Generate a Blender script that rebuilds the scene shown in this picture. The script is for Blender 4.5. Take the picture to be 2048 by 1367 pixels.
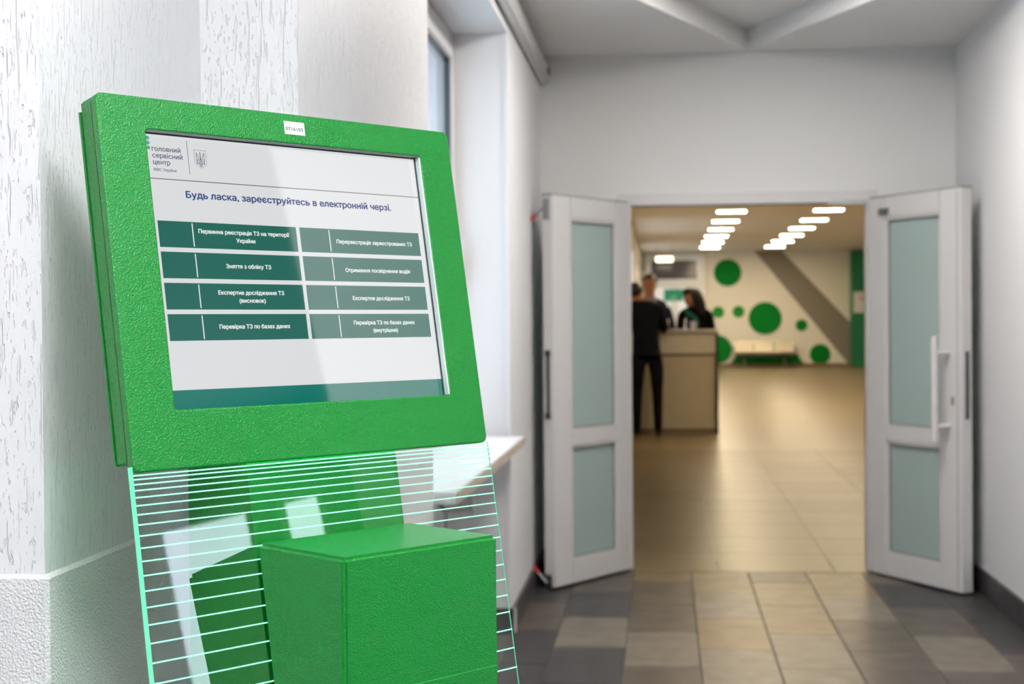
import bpy, bmesh, math, random
from mathutils import Vector, Matrix
random.seed(7)
for _o in list(bpy.data.objects):
    bpy.data.objects.remove(_o)
sc = bpy.context.scene
C = sc.collection
# ------------------------------------------------------------------ camera
F_PX, CAM_H = 2900.0, 1.30
YAW = math.atan(306 / F_PX)
PITCH = -math.atan(38.5 / F_PX)
ROLL = math.radians(0.45)
fwd = Vector((-math.sin(YAW) * math.cos(PITCH), math.cos(YAW) * math.cos(PITCH), math.sin(PITCH)))
rgt = Vector((math.cos(YAW), math.sin(YAW), 0))
upv = rgt.cross(fwd)
r2 = rgt * math.cos(ROLL) - upv * math.sin(ROLL)
u2 = upv * math.cos(ROLL) + rgt * math.sin(ROLL)
cam = bpy.data.cameras.new('camera')
cam.sensor_width = 36.0
cam.lens = 36.0 * F_PX / 2048.0
cam.clip_start, cam.clip_end = 0.05, 200
camo = bpy.data.objects.new('camera', cam)
C.objects.link(camo)
camo.matrix_world = Matrix(((r2.x, u2.x, -fwd.x, 0), (r2.y, u2.y, -fwd.y, 0), (r2.z, u2.z, -fwd.z, CAM_H), (0, 0, 0, 1)))
cam.dof.use_dof = True
cam.dof.focus_distance = 1.60
cam.dof.aperture_fstop = 8.0
sc.camera = camo
# ------------------------------------------------------------------ world, light levels, exposure
W = bpy.data.worlds.new('overcast_sky')
sc.world = W
W.use_nodes = True
_bg = W.node_tree.nodes['Background']
_bg.inputs[0].default_value = (0.80, 0.90, 1.0, 1)
_bg.inputs[1].default_value = 12.0
LAMP_NEAR = 22.5      # radiance of the added panels lighting the kiosk area
LAMP_CORR = 26.0       # radiance of the added panels in the corridor recess
LAMP_HALL = 74.0      # radiance of the warm panels in the hall
sc.view_settings.view_transform = 'Standard'
sc.view_settings.look = 'None'
sc.view_settings.gamma = 1.0
sc.view_settings.use_curve_mapping = False
sc.view_settings.exposure = 0.0
sc.cycles.max_bounces = 6
sc.cycles.diffuse_bounces = 3
sc.cycles.glossy_bounces = 2
sc.cycles.transparent_max_bounces = 16
sc.cycles.sample_clamp_indirect = 6.0
sc.cycles.use_adaptive_sampling = True
sc.cycles.adaptive_threshold = 0.03

def portal(loc, rot, sx, sy):
    l = bpy.data.lights.new('window_portal', 'AREA')
    l.shape = 'RECTANGLE'; l.size = sx; l.size_y = sy
    l.cycles.is_portal = True
    o = bpy.data.objects.new('window_portal', l)
    o.location = loc; o.rotation_euler = rot
    C.objects.link(o)

# ------------------------------------------------------------------ materials
MATS = {}
def srgb(r, g, b):
    f = lambda c: c / 12.92 if c <= 0.04045 else ((c + 0.055) / 1.055) ** 2.4
    return (f(r / 255), f(g / 255), f(b / 255), 1)
def lin(r, g, b): return (r, g, b, 1)

def mat(name, col, rough=0.5, metal=0.0, spec=0.5, bump=None, emit=None, coat=0.0, var=0.0, ior=None, varscale=8.0):
    """bump = (scale, distance, stretch-vector)"""
    if name in MATS: return MATS[name]
    m = bpy.data.materials.new(name); m.use_nodes = True
    nt = m.node_tree; p = nt.nodes['Principled BSDF']
    p.inputs['Base Color'].default_value = col
    p.inputs['Roughness'].default_value = rough
    p.inputs['Metallic'].default_value = metal
    p.inputs['Specular IOR Level'].default_value = spec
    if ior: p.inputs['IOR'].default_value = ior
    p.inputs['Coat Weight'].default_value = coat
    tc = nt.nodes.new('ShaderNodeTexCoord')
    if emit:
        p.inputs['Emission Color'].default_value = emit[0]
        p.inputs['Emission Strength'].default_value = emit[1]
    nz = nt.nodes.new('ShaderNodeTexNoise')
    nz.inputs['Scale'].default_value = varscale
    nz.inputs['Detail'].default_value = 4
    nt.links.new(tc.outputs['Object'], nz.inputs['Vector'])
    if var > 0:
        hsv = nt.nodes.new('ShaderNodeHueSaturation')
        mr = nt.nodes.new('ShaderNodeMapRange')
        mr.inputs['From Min'].default_value = 0.3; mr.inputs['From Max'].default_value = 0.7
        mr.inputs['To Min'].default_value = 1 - var; mr.inputs['To Max'].default_value = 1 + var
        hsv.inputs['Color'].default_value = col
        nt.links.new(nz.outputs['Fac'], mr.inputs['Value'])
        nt.links.new(mr.outputs['Result'], hsv.inputs['Value'])
        nt.links.new(hsv.outputs['Color'], p.inputs['Base Color'])
    if bump:
        n2 = nt.nodes.new('ShaderNodeTexNoise')
        n2.inputs['Scale'].default_value = bump[0]; n2.inputs['Detail'].default_value = 3
        nt.links.new(tc.outputs['Object'], n2.inputs['Vector'])
        b = nt.nodes.new('ShaderNodeBump')
        b.inputs['Distance'].default_value = bump[1]; b.inputs['Strength'].default_value = 1.0
        nt.links.new(n2.outputs['Fac'], b.inputs['Height'])
        nt.links.new(b.outputs['Normal'], p.inputs['Normal'])
    MATS[name] = m
    return m

def plaster_streak():
    m = mat('streaked_plaster', lin(0.86, 0.86, 0.88), 0.42, spec=0.4)
    nt = m.node_tree; p = nt.nodes['Principled BSDF']; L = nt.links
    tc = nt.nodes.new('ShaderNodeTexCoord')
    def streak(sx, sz, lo, hi, seed):
        mp = nt.nodes.new('ShaderNodeMapping'); mp.inputs['Scale'].default_value = (sx, sx, sz)
        mp.inputs['Location'].default_value = (seed, seed * 2, seed * 3)
        L.new(tc.outputs['Object'], mp.inputs['Vector'])
        n = nt.nodes.new('ShaderNodeTexNoise'); n.inputs['Scale'].default_value = 1.0
        n.inputs['Detail'].default_value = 2.5; n.inputs['Roughness'].default_value = 0.6
        L.new(mp.outputs['Vector'], n.inputs['Vector'])
        r = nt.nodes.new('ShaderNodeMapRange'); r.interpolation_type = 'SMOOTHSTEP'
        r.inputs['From Min'].default_value = lo; r.inputs['From Max'].default_value = hi
        L.new(n.outputs['Fac'], r.inputs['Value'])
        return r.outputs['Result']
    a = streak(190, 17, 0.575, 0.68, 3.1)
    b = streak(300, 90, 0.60, 0.72, 9.7)
    c = streak(40, 18, 0.3, 0.7, 1.7)
    def math_(op, x, y):
        q = nt.nodes.new('ShaderNodeMath'); q.operation = op
        for i, v in enumerate((x, y)):
            if isinstance(v, float): q.inputs[i].default_value = v
            else: L.new(v, q.inputs[i])
        return q.outputs[0]
    s = math_('MAXIMUM', a, b)
    h = math_('SUBTRACT', math_('MULTIPLY', c, 0.35), s)
    bm = nt.nodes.new('ShaderNodeBump'); bm.inputs['Distance'].default_value = 0.0014
    L.new(h, bm.inputs['Height']); L.new(bm.outputs['Normal'], p.inputs['Normal'])
    return m

M_STREAK = plaster_streak()
M_GRAIN = mat('grainy_plaster', lin(0.84, 0.84, 0.85), 0.5, spec=0.4, bump=(330, 0.0030))
M_PAINT = mat('wall_paint', lin(0.74, 0.735, 0.745), 0.6, spec=0.3)
M_LOBBY = mat('dimmed_lobby_paint', lin(.20, .21, .22), .6, spec=.3)  # lobby shade put into the colour, keeps its screen reflection dark
M_BACKPAINT = mat('back_wall_paint', lin(0.74, 0.735, 0.73), 0.6, spec=0.3)
M_CEIL = mat('ceiling_paint', lin(0.90, 0.89, 0.88), 0.7, spec=0.2)
M_PVC = mat('white_pvc', lin(0.63, 0.615, 0.61), 0.3, spec=0.5)
M_SILL = mat('sill_pvc', lin(0.80, 0.80, 0.82), 0.3, spec=0.5)
M_SILLEDGE = mat('sill_edge_beige', lin(0.42, 0.37, 0.30), 0.45, var=0.1)
M_BASE = mat('dark_skirting_tile', lin(0.055, 0.05, 0.055), 0.35, var=0.25, bump=(50, 0.001))
M_GROUT = mat('dark_grout', lin(0.09, 0.08, 0.07), 0.8, bump=(200, 0.001))
M_GREEN = mat('green_powder_coat', lin(0.005, 0.235, 0.028), 0.20, spec=0.5, bump=(560, 0.0011))
M_GREENSIDE = M_GREEN
M_METAL = mat('grey_steel', lin(0.35, 0.36, 0.36), 0.35, metal=1.0)
M_DARKMETAL = mat('dark_lock_steel', lin(0.12, 0.13, 0.12), 0.45, metal=0.7)
M_RED = mat('red_plastic', lin(0.45, 0.02, 0.03), 0.4)
M_BLACKRUB = mat('dark_gasket', lin(0.03, 0.035, 0.04), 0.35)
M_GLASSEDGE = mat('glass_edge_reflection', lin(0.70, 0.82, 0.82), 0.25, spec=0.6)
M_STICK = mat('white_paper', lin(0.72, 0.72, 0.74), 0.6)
M_INK = mat('black_ink', lin(0.02, 0.02, 0.03), 0.6)

def frosted():
    m = mat('frosted_glass', lin(0.50, 0.61, 0.59), 0.32, spec=0.5)
    nt = m.node_tree; p = nt.nodes['Principled BSDF']
    t = nt.nodes.new('ShaderNodeBsdfTranslucent'); t.inputs[0].default_value = lin(0.62, 0.76, 0.74)
    mx = nt.nodes.new('ShaderNodeMixShader'); mx.inputs[0].default_value = 0.30
    nt.links.new(p.outputs[0], mx.inputs[1]); nt.links.new(t.outputs[0], mx.inputs[2])
    nt.links.new(mx.outputs[0], nt.nodes['Material Output'].inputs[0])
    return m
M_FROST = frosted()

def clear_glass(name, tint, ior=1.5):
    m = bpy.data.materials.new(name); m.use_nodes = True
    nt = m.node_tree; nt.nodes.remove(nt.nodes['Principled BSDF'])
    tr = nt.nodes.new('ShaderNodeBsdfTransparent'); tr.inputs[0].default_value = tint
    gl = nt.nodes.new('ShaderNodeBsdfGlossy'); gl.inputs['Roughness'].default_value = 0.01
    fr = nt.nodes.new('ShaderNodeFresnel'); fr.inputs[0].default_value = ior
    mx = nt.nodes.new('ShaderNodeMixShader')
    ge = nt.nodes.new('ShaderNodeNewGeometry'); sb = nt.nodes.new('ShaderNodeMath'); sb.operation = 'SUBTRACT'; sb.inputs[0].default_value = 1
    mu = nt.nodes.new('ShaderNodeMath'); mu.operation = 'MULTIPLY'
    nt.links.new(ge.outputs['Backfacing'], sb.inputs[1]); nt.links.new(sb.outputs[0], mu.inputs[0]); nt.links.new(fr.outputs[0], mu.inputs[1])
    nt.links.new(mu.outputs[0], mx.inputs[0]); nt.links.new(tr.outputs[0], mx.inputs[1]); nt.links.new(gl.outputs[0], mx.inputs[2])
    nt.links.new(mx.outputs[0], nt.nodes['Material Output'].inputs[0])
    return m
M_ACRYL = clear_glass('clear_acrylic', lin(0.95, 0.985, 0.965), 1.7)
M_PANE = clear_glass('window_glass', lin(0.93, 0.96, 0.97), 1.45)

def screen_mat(name, col, strength=1.0):
    m = mat(name, lin(0.004, 0.004, 0.004), 0.04, spec=0.5, ior=2.4, emit=(col, strength))
    if name != 'screen_white': m.cycles.emission_sampling = 'NONE'
    return m
def glow(name, col, s):
    m = mat(name, lin(0.2, 0.5, 0.4), 0.4, emit=(col, s))
    m.cycles.emission_sampling = 'NONE'
    return m

# ------------------------------------------------------------------ builders
ORG = {}
def _place(o, parent, kind, label, cat, group):
    C.objects.link(o)
    if parent is not None: o.parent = parent
    if kind: o['kind'] = kind
    if label: o['label'] = label
    if cat: o['category'] = cat
    if group: o['group'] = group
    return o
def thing(name, loc, label, cat, group=None, kind=None):
    o = bpy.data.objects.new(name, None)
    o.empty_display_size = 0.05
    o.location = loc
    _place(o, None, kind, label, cat, group)
    ORG[o] = Vector(loc)
    return o
def put(name, me, material, parent=None, kind=None, label=None, cat=None, group=None, smooth=False):
    """me holds world coordinates; they are made relative to the parent's base."""
    org = ORG.get(parent, Vector((0, 0, 0))) if parent is not None else Vector((0, 0, 0))
    if org.length > 0: me.transform(Matrix.Translation(-org))
    if material is not None:
        for mm in (material if isinstance(material, (list, tuple)) else [material]): me.materials.append(mm)
    if smooth:
        for p in me.polygons: p.use_smooth = True
    o = bpy.data.objects.new(name, me)
    _place(o, parent, kind, label, cat, group)
    ORG[o] = org
    return o
def from_bm(bm, name='mesh'):
    me = bpy.data.meshes.new(name)
    bmesh.ops.recalc_face_normals(bm, faces=bm.faces)
    bm.to_mesh(me); bm.free()
    return me
def bm_box(bm, lo, hi, M=None):
    x0, y0, z0 = lo; x1, y1, z1 = hi
    vs = [bm.verts.new(Vector(c)) for c in ((x0, y0, z0), (x1, y0, z0), (x1, y1, z0), (x0, y1, z0), (x0, y0, z1), (x1, y0, z1), (x1, y1, z1), (x0, y1, z1))]
    for f in ((0, 3, 2, 1), (4, 5, 6, 7), (0, 1, 5, 4), (1, 2, 6, 5), (2, 3, 7, 6), (3, 0, 4, 7)):
        bm.faces.new([vs[i] for i in f])
    if M is not None:
        for v in vs: v.co = M @ v.co
    return vs
def bev(bm, w, seg=2):
    bmesh.ops.bevel(bm, geom=list(bm.edges), offset=w, segments=seg, affect='EDGES', clamp_overlap=True)
def boxes(lst, bevel=0, M=None, seg=2):
    bm = bmesh.new()
    for lo, hi in lst:
        bm_box(bm, lo, hi)
    if bevel: bev(bm, bevel, seg)
    if M is not None: bm.transform(M)
    return from_bm(bm)
def box(name, lo, hi, material, parent=None, bevel=0, M=None, seg=2, **k):
    return put(name, boxes([(lo, hi)], bevel, M, seg), material, parent, **k)
def tube(name, pts, rad, material, parent=None, n=12, **k):
    bm = bmesh.new()
    pts = [Vector(p) for p in pts]
    for i in range(len(pts) - 1):
        a, b = pts[i], pts[i + 1]; d = b - a
        q = d.to_track_quat('Z', 'Y').to_matrix().to_4x4()
        q.translation = (a + b) / 2
        bmesh.ops.create_cone(bm, cap_ends=True, segments=n, radius1=rad, radius2=rad, depth=d.length, matrix=q)
    me = from_bm(bm)
    o = put(name, me, material, parent, smooth=False, **k)
    return o
def eval_mesh(o):
    dg = bpy.context.evaluated_depsgraph_get()
    me = bpy.data.meshes.new_from_object(o.evaluated_get(dg))
    d = o.data
    bpy.data.objects.remove(o)
    if isinstance(d, bpy.types.Curve): bpy.data.curves.remove(d)
    elif isinstance(d, bpy.types.Mesh): bpy.data.meshes.remove(d)
    me.materials.clear()
    return me
def plate(loops, half, bevel=0.0, res=2):
    """flat plate in XY with thickness 2*half (z -half..half); loops[1:] are holes"""
    cu = bpy.data.curves.new('plate', 'CURVE'); cu.dimensions = '2D'; cu.fill_mode = 'BOTH'
    for L in loops:
        s = cu.splines.new('POLY'); s.points.add(len(L) - 1); s.use_cyclic_u = True
        for p, c in zip(s.points, L): p.co = (c[0], c[1], 0, 1)
    cu.extrude = half - bevel; cu.bevel_depth = bevel; cu.bevel_resolution = res; cu.offset = -bevel
    o = bpy.data.objects.new('plate', cu); C.objects.link(o)
    return eval_mesh(o)
def rrect(x0, y0, x1, y1, r, n=6):
    pts = []
    for cx, cy, a0 in ((x1 - r, y1 - r, 0), (x0 + r, y1 - r, 90), (x0 + r, y0 + r, 180), (x1 - r, y0 + r, 270)):
        for i in range(n + 1):
            a = math.radians(a0 + 90 * i / n)
            pts.append((cx + r * math.cos(a), cy + r * math.sin(a)))
    return pts
def prism(pts, z0, z1):
    """polygon pts (x, y) extruded from z0 to z1"""
    bm = bmesh.new()
    lo = [bm.verts.new((x, y, z0)) for x, y in pts]; hi = [bm.verts.new((x, y, z1)) for x, y in pts]
    bm.faces.new(lo[::-1]); bm.faces.new(hi)
    for i in range(len(pts)):
        j = (i + 1) % len(pts); bm.faces.new((lo[i], lo[j], hi[j], hi[i]))
    return from_bm(bm)

# ================================================================== THE SETTING
XL, XR, YB, ZC = -0.648, 1.490, 7.65, 2.70
XO = -1.10                     # outer face of the left wall
XW = -0.875                    # window plane
ZL = 1.04                      # top of the grainy dado
ZS = 2.51                      # soffit of the window niches
N1, N2 = (-1.0, 1.457), (3.98, 6.03)      # the two window niches along Y
# --- left wall
wl = put('wall_left', boxes([
    ((XO, N1[1], ZL), (XL, N2[0], ZC)),
    ((XL - .05, 1.99, ZL), (-0.508, 2.38, ZC))]), M_STREAK, kind='structure')
put('dado', boxes([
    ((XO, N1[1] - .006, 0), (XL + .006, N2[0], ZL)),
    ((XL - .05, 1.984, 0), (-0.502, 2.386, ZL))], 0.004, seg=1), M_GRAIN, wl)
put('painted_wall', boxes([
    ((XO, N2[1], 0), (XL, YB + .3, ZC)),
    ((XO, N2[0], ZS), (XL, N2[1], ZC)),
    ((XO, N2[0], 0), (XW - .06, N2[1], 0.80)),
    ((XO, N1[0], 0), (XW - .06, N1[1], ZC)),
    ((XO, -4.2, 0), (XL, N1[0], ZC))]), M_PAINT, wl)
box('plaster_corner_bead', (XL - .02, N2[1] - .004, 0.1), (XL + .003, N2[1] + .02, ZC), M_PAINT, wl, 0.002)

def window_unit(name, y0, y1, mull, label=None):
    w = thing(name, (XW, (y0 + y1) / 2, 0.80), label, None, kind='structure')
    f = 0.07
    X0, X1 = XW - .06, XW
    put('frame', boxes([((X0, y0, .83), (X1, y0 + f, ZS)), ((X0, y1 - f, .83), (X1, y1, ZS)),
                        ((X0, y0 + f, ZS - f), (X1, y1 - f, ZS)), ((X0, y0 + f, .83), (X1, y1 - f, .83 + f))], .006), M_PVC, w)
    ys = [y0 + f] + mull + [y1 - f]
    for i in range(len(ys) - 1):
        a, b = ys[i] + .004, ys[i + 1] - .004
        s = .05
        sash = put('sash', boxes([((X0 + .012, a, .904), (X1 + .012, a + s, ZS - f - .004)), ((X0 + .012, b - s, .904), (X1 + .012, b, ZS - f - .004)),
                           ((X0 + .012, a + s, ZS - f - .004 - s), (X1 + .012, b - s, ZS - f - .004)), ((X0 + .012, a + s, .904), (X1 + .012, b - s, .904 + s))], .006), M_PVC, w)
        put('gasket', boxes([((X1 - .02, b - s - .008, .96), (X1 + .004, b - s, ZS - f - s)), ((X1 - .02, a + s, .96), (X1 + .004, a + s + .008, ZS - f - s)),
                             ((X1 - .02, a + s, ZS - f - .004 - s - .008), (X1 + .004, b - s, ZS - f - .004 - s))]), M_BLACKRUB, sash)
        box('pane', (X0 + .03, a + s, .954), (X0 + .038, b - s, ZS - f - s), M_PANE, sash)
        box('window_handle', (X1 + .012, b - .04, 1.5), (X1 + .05, b - .015, 1.64), M_PVC, sash, .004)
    put('window_sill', boxes([((XW, y0 - .0, .795), (-0.578, y1 - 0.001 if y1 < 2 else y1 - .06, .83))], .006), M_SILL, w)
    put('sill_edge', boxes([((-0.5785, y0 + .004, .797), (-0.5755, y1 - .004 if y1 < 2 else y1 - .064, .828))]), M_SILLEDGE, w)
    return w
window_unit('window_1', N2[0], N2[1], [5.0])
portal((XW + .04, 5.0, 1.65), (0, -math.pi / 2, 0), 1.6, 1.9)

# --- back wall with the doorway
DX0, DX1, DZ = -0.25, 1.096, 1.97
put('wall_back', boxes([((XO, YB, 0), (DX0, YB + .3, ZC + .2)), ((DX1, YB, 0), (XR + .2, YB + .3, ZC + .2)), ((DX0, YB, DZ), (DX1, YB + .3, ZC + .2))]), M_BACKPAINT, kind='structure')
# --- right wall, and the lobby that opens to the right of the kiosk
put('wall_right', boxes([((XR, 1.57, 0), (XR + .2, YB, ZC)), ((XR + .2, 1.57, 0), (6.2, 1.77, ZC))]), M_PAINT, kind='structure')
LOB = [(0.42, 0.96), (1.10, 1.36)]
put('wall_lobby', boxes([((6.0, -4.2, 0), (6.2, LOB[0][0], ZC)), ((6.0, LOB[0][1], 0), (6.2, LOB[1][0], ZC)), ((6.0, LOB[1][1], 0), (6.2, 1.57, ZC)),
                         ((6.0, LOB[0][0], 0), (6.2, LOB[0][1], 1.0)), ((6.0, LOB[1][0], 0), (6.2, LOB[1][1], 1.0)),
                         ((6.0, LOB[0][0], 2.24), (6.2, LOB[0][1], ZC)), ((6.0, LOB[1][0], 2.24), (6.2, LOB[1][1], ZC))]), M_LOBBY, kind='structure')
for i, (a, b) in enumerate(LOB):
    w = thing('window_%d' % (3 + i), (6.1, (a + b) / 2, 1.0), None, None, kind='structure')
    put('frame', boxes([((6.08, a, 1.0), (6.14, a + .04, 2.24)), ((6.08, b - .04, 1.0), (6.14, b, 2.24)), ((6.08, a + .04, 2.2), (6.14, b - .04, 2.24)), ((6.08, a + .04, 1.0), (6.14, b - .04, 1.04))]), M_PVC, w)
    box('pane', (6.10, a + .04, 1.04), (6.108, b - .04, 2.2), M_PANE, w)
    portal((6.06, (a + b) / 2, 1.62), (0, math.pi / 2, 0), 1.16, b - a - .08)
put('wall_front', boxes([((XO, -4.2, 0), (6.2, -4.0, ZC))]), M_LOBBY, kind='structure')
# --- ceiling with a diamond-shaped recess
AP = (0.435, 7.61)
diam = [AP, (-0.57, 5.28), (0.435, 2.95), (1.44, 5.28)]
me = plate([[(XO, -4.2), (XR + .2, -4.2), (XR + .2, YB + .02), (XO, YB + .02)], diam], 0.055)
me.transform(Matrix.Translation((0, 0, ZC + .055)))
put('ceiling', me, M_CEIL, kind='structure')
put('ceiling_lobby', boxes([((XR + .2, -4.2, ZC), (6.2, 1.77, ZC + .11))]), M_LOBBY, kind='structure')
put('ceiling_recess', boxes([((-1.0, 2.5, ZC + .111), (XR + .15, YB, ZC + .16))]), M_CEIL, bpy.data.objects['ceiling'])
# --- cable trunking along the top of the left wall
box('trim_1', (XL, N1[1], 2.55), (XL + .045, YB - .002, 2.655), M_PVC, None, .012, kind='structure')
box('end_cap', (XL + .045, YB - .10, 2.60), (XL + .06, YB - .01, 2.63), mat('brass_cap', lin(.30, .22, .18), .4), bpy.data.objects['trim_1'], .004)
# --- skirting
def skirting(name, segs):
    s = thing(name, (0, 0, 0), None, None, kind='structure')
    for lo, hi, ax in segs:
        n = max(1, round((hi[ax] - lo[ax]) / .3))
        st = (hi[ax] - lo[ax]) / n
        for i in range(n):
            a, b = list(lo), list(hi)
            a[ax] = lo[ax] + i * st + .0015; b[ax] = lo[ax] + (i + 1) * st - .0015
            box('skirting_tile', a, b, M_BASE, s, .0015, seg=1)
    return s
skirting('baseboard_left', [((XL, N2[1], .004), (XL + .012, YB, .105), 1), ((XW - .06, N2[1] - .012, .004), (XL + .012, N2[1], .105), 0)])
skirting('baseboard_right', [((XR - .012, 4.6, .004), (XR, YB, .12), 1)])
skirting('baseboard_back', [((XL + .013, YB - .012, .004), (DX0, YB, .105), 0), ((DX1, YB - .012, .004), (XR - .013, YB, .12), 0)])
box('trim_2', (XL + .012, N2[1] - .014, .004), (XL + .022, N2[1] - .002, .108), M_PVC, None, .002, kind='structure')

# --- floors
floor = box('floor', (XO, -4.2, -.15), (6.2, YB + .3, -.004), M_GROUT, kind='structure')
def tile_mat(name, col, rough, var, sc_=9.0):
    m = mat(name, col, rough, var=var, varscale=sc_, bump=(35, .0007) if sc_ > 5 else None, spec=0.16)
    nt = m.node_tree; p = nt.nodes['Principled BSDF']
    nz = [n for n in nt.nodes if n.type == 'TEX_NOISE'][0]
    oi = nt.nodes.new('ShaderNodeObjectInfo'); nz.noise_dimensions = '4D'
    ml = nt.nodes.new('ShaderNodeMath'); ml.operation = 'MULTIPLY'; ml.inputs[1].default_value = 50
    nt.links.new(oi.outputs['Random'], ml.inputs[0]); nt.links.new(ml.outputs[0], nz.inputs['W'])
    return m
TM = {'d': tile_mat('dark_slate_tile', lin(.048, .044, .046), .36, .30), 'm': tile_mat('grey_slate_tile', lin(.088, .073, .061), .36, .30),
      'l': tile_mat('light_grey_tile', lin(.150, .127, .103), .36, .25), 'b': tile_mat('beige_reflection_tile', lin(.170, .125, .075), .36, .25)}  # beige: warm reflection of the hall put into centre tile colour
TW, TL = .291, .598
def tile_mesh(w, l, m, t=.012, b=.0022):
    me = boxes([((-w / 2 + .0018, -l / 2 + .0018, -t), (w / 2 - .0018, l / 2 - .0018, 0))], b, seg=1)
    me.materials.append(m); return me
TMESH = {k: tile_mesh(TW, TL, m) for k, m in TM.items()}
colmap = {  # column -> tiles from the doorway towards the camera
    -3: 'dmdld', -2: 'dmddm', -1: 'mdlddlm', 0: 'mmlmlmd', 1: 'blblbmb', 2: 'bbllbml', 3: 'blmmdml', 4: 'dmlmdlm', 5: 'dddmdlm', 6: 'dmddmdm'}
for k in range(-3, 6):
    xc = .127 + TW * (k - 1) + TW / 2
    seq = colmap.get(k, 'dmdm')
    y1 = YB - .07 if k % 2 else YB - .07 - .299
    y = y1
    row = 0
    if k % 2 == 0:
        pass
    while y > 2.2:
        ch = seq[row] if row < len(seq) else random.choice('dmmldb' if 0 < k < 4 else 'dddmml')
        yc = y - TL / 2
        o = bpy.data.objects.new('tile', TMESH[ch]); o.location = (xc, yc, 0)
        # trim the outermost columns at the walls by skipping those that would poke through
        if xc - TW / 2 < XL + .0 and not (N2[0] < yc < N2[1] and False):
            s = (xc + TW / 2 - (XL + .014)) / TW
            if s < .1: y -= TL; row += 1; continue
            o.scale.x = s; o.location.x = xc + TW / 2 - TW * s / 2
        if xc + TW / 2 > XR - .014:
            s = (XR - .014 - (xc - TW / 2)) / TW
            if s < .1: y -= TL; row += 1; continue
            o.scale.x = s; o.location.x = xc - TW / 2 + TW * s / 2
        C.objects.link(o); o.parent = floor
        y -= TL; row += 1
# half tiles at the doorway for the offset columns, and the threshold inside the wall thickness
half = {k: tile_mesh(TW, .297, TM[k]) for k in 'dmlb'}
for k in range(-1, 5):
    xc = .127 + TW * (k - 1) + TW / 2
    if k % 2 == 0:
        o = bpy.data.objects.new('tile', half['bbmblm'[k % 6]]); o.location = (xc, YB - .07 - .1495, 0); C.objects.link(o); o.parent = floor
# hall floor
M_HALLGROUT = mat('hall_floor_far', lin(.205, .156, .088), .30, spec=.18, var=.06, varscale=.5)
hall = box('floor_hall', (-0.95, YB + .3, -.15), (8.2, 42.0, -.003), M_HALLGROUT, kind='structure')
M_HT = tile_mat('beige_hall_tile', lin(.190, .143, .078), .32, .05, 4.0)
M_HT2 = tile_mat('tan_hall_tile', lin(.170, .126, .067), .32, .05, 4.0)
hm = [tile_mesh(.5985, .5985, M_HT, b=.0005), tile_mesh(.5985, .5985, M_HT2, b=.0005)]
for i in range(-1, 5):
    for j in range(12):
        o = bpy.data.objects.new('tile', random.choice(hm)); o.location = (-.03 + .6 * i, YB - .06 + .3 + .6 * j, 0)
        C.objects.link(o); o.parent = hall

# --- door frame and the two leaves
fr = put('door_frame', boxes([((DX0, YB - .012, 0), (DX0 + .075, YB + .07, DZ)), ((DX1 - .062, YB - .012, 0), (DX1, YB + .07, DZ)),
                          ((DX0 + .075, YB - .012, DZ - .062), (DX1 - .062, YB + .07, DZ))], .004), M_PVC, kind='structure')
fr.name = 'trim_3'
box('frame_gasket', (DX0 + .075, YB - .004, DZ - .068), (DX1 - .062, YB + .03, DZ - .062), M_BLACKRUB, fr)
box('closer_bracket', (.84, YB - .05, DZ - .075), (1.03, YB - .012, DZ - .05), M_METAL, fr, .004)
def leaf(name, hinge, d, nrm, L, free_stile, hinge_stile):
    d = Vector((d[0], d[1], 0)).normalized(); n = Vector((nrm[0], nrm[1], 0)).normalized()
    M = Matrix(((d.x, n.x, 0, hinge[0]), (d.y, n.y, 0, hinge[1]), (0, 0, 1, 0), (0, 0, 0, 1)))
    T = .066; Z0, Z1 = .012, 1.917
    D = thing(name, (hinge[0], hinge[1], 0), None, None, kind='structure')
    zz = (.125, .690, .765, 1.808)
    a, b = hinge_stile, L - free_stile
    def p(nm, lo, hi, m, par=D, bv=.005, **k): return box(nm, lo, hi, m, par, bv, M, **k)
    p('stile', (0, -T, Z0), (a, 0, Z1), M_PVC); p('stile', (b, -T, Z0), (L, 0, Z1), M_PVC)
    p('rail', (a - .001, -T, Z0), (b + .001, 0, zz[0]), M_PVC); p('rail', (a - .001, -T, zz[1]), (b + .001, 0, zz[2]), M_PVC); p('rail', (a - .001, -T, zz[3]), (b + .001, 0, Z1), M_PVC)
    for z0, z1 in ((zz[0], zz[1]), (zz[2], zz[3])):
        g = p('glass_pane', (a - .01, -.042, z0 - .01), (b + .01, -.022, z1 + .01), M_FROST, bv=0)
        put('glazing_bead', boxes([((a, -.03, z0), (a + .012, -.004, z1)), ((b - .012, -.03, z0), (b, -.004, z1)),
                                   ((a, -.03, z0), (b, -.004, z0 + .012)), ((a, -.03, z1 - .012), (b, -.004, z1))], .003, M), M_PVC, g)
        put('seal', boxes([((a + .012, -.0225, z0 + .012), (a + .016, -.018, z1 - .012)), ((b - .016, -.0225, z0 + .012), (b - .012, -.018, z1 - .012)),
                           ((a + .012, -.0225, z1 - .016), (b - .012, -.018, z1 - .012)), ((a + .012, -.0225, z0 + .012), (b - .012, -.018, z0 + .016))], 0, M), M_BLACKRUB, g)
    p('top_seal', (0, -T, Z1), (L, -.01, Z1 + .008), mat('grey_seal', lin(.22, .22, .20), .5), bv=0)
    for hz in (.25, 1.0, 1.7):
        p('hinge', (-.022, -.03, hz - .05), (.002, -.006, hz + .05), M_PVC, bv=.006)
    return D, M, p, L, T
D1, M1, p1, L1, T1 = leaf('door_1', (-.181, 7.57), (-.355, -.57), (.849, -.529), .672, .150, .118)
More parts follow.
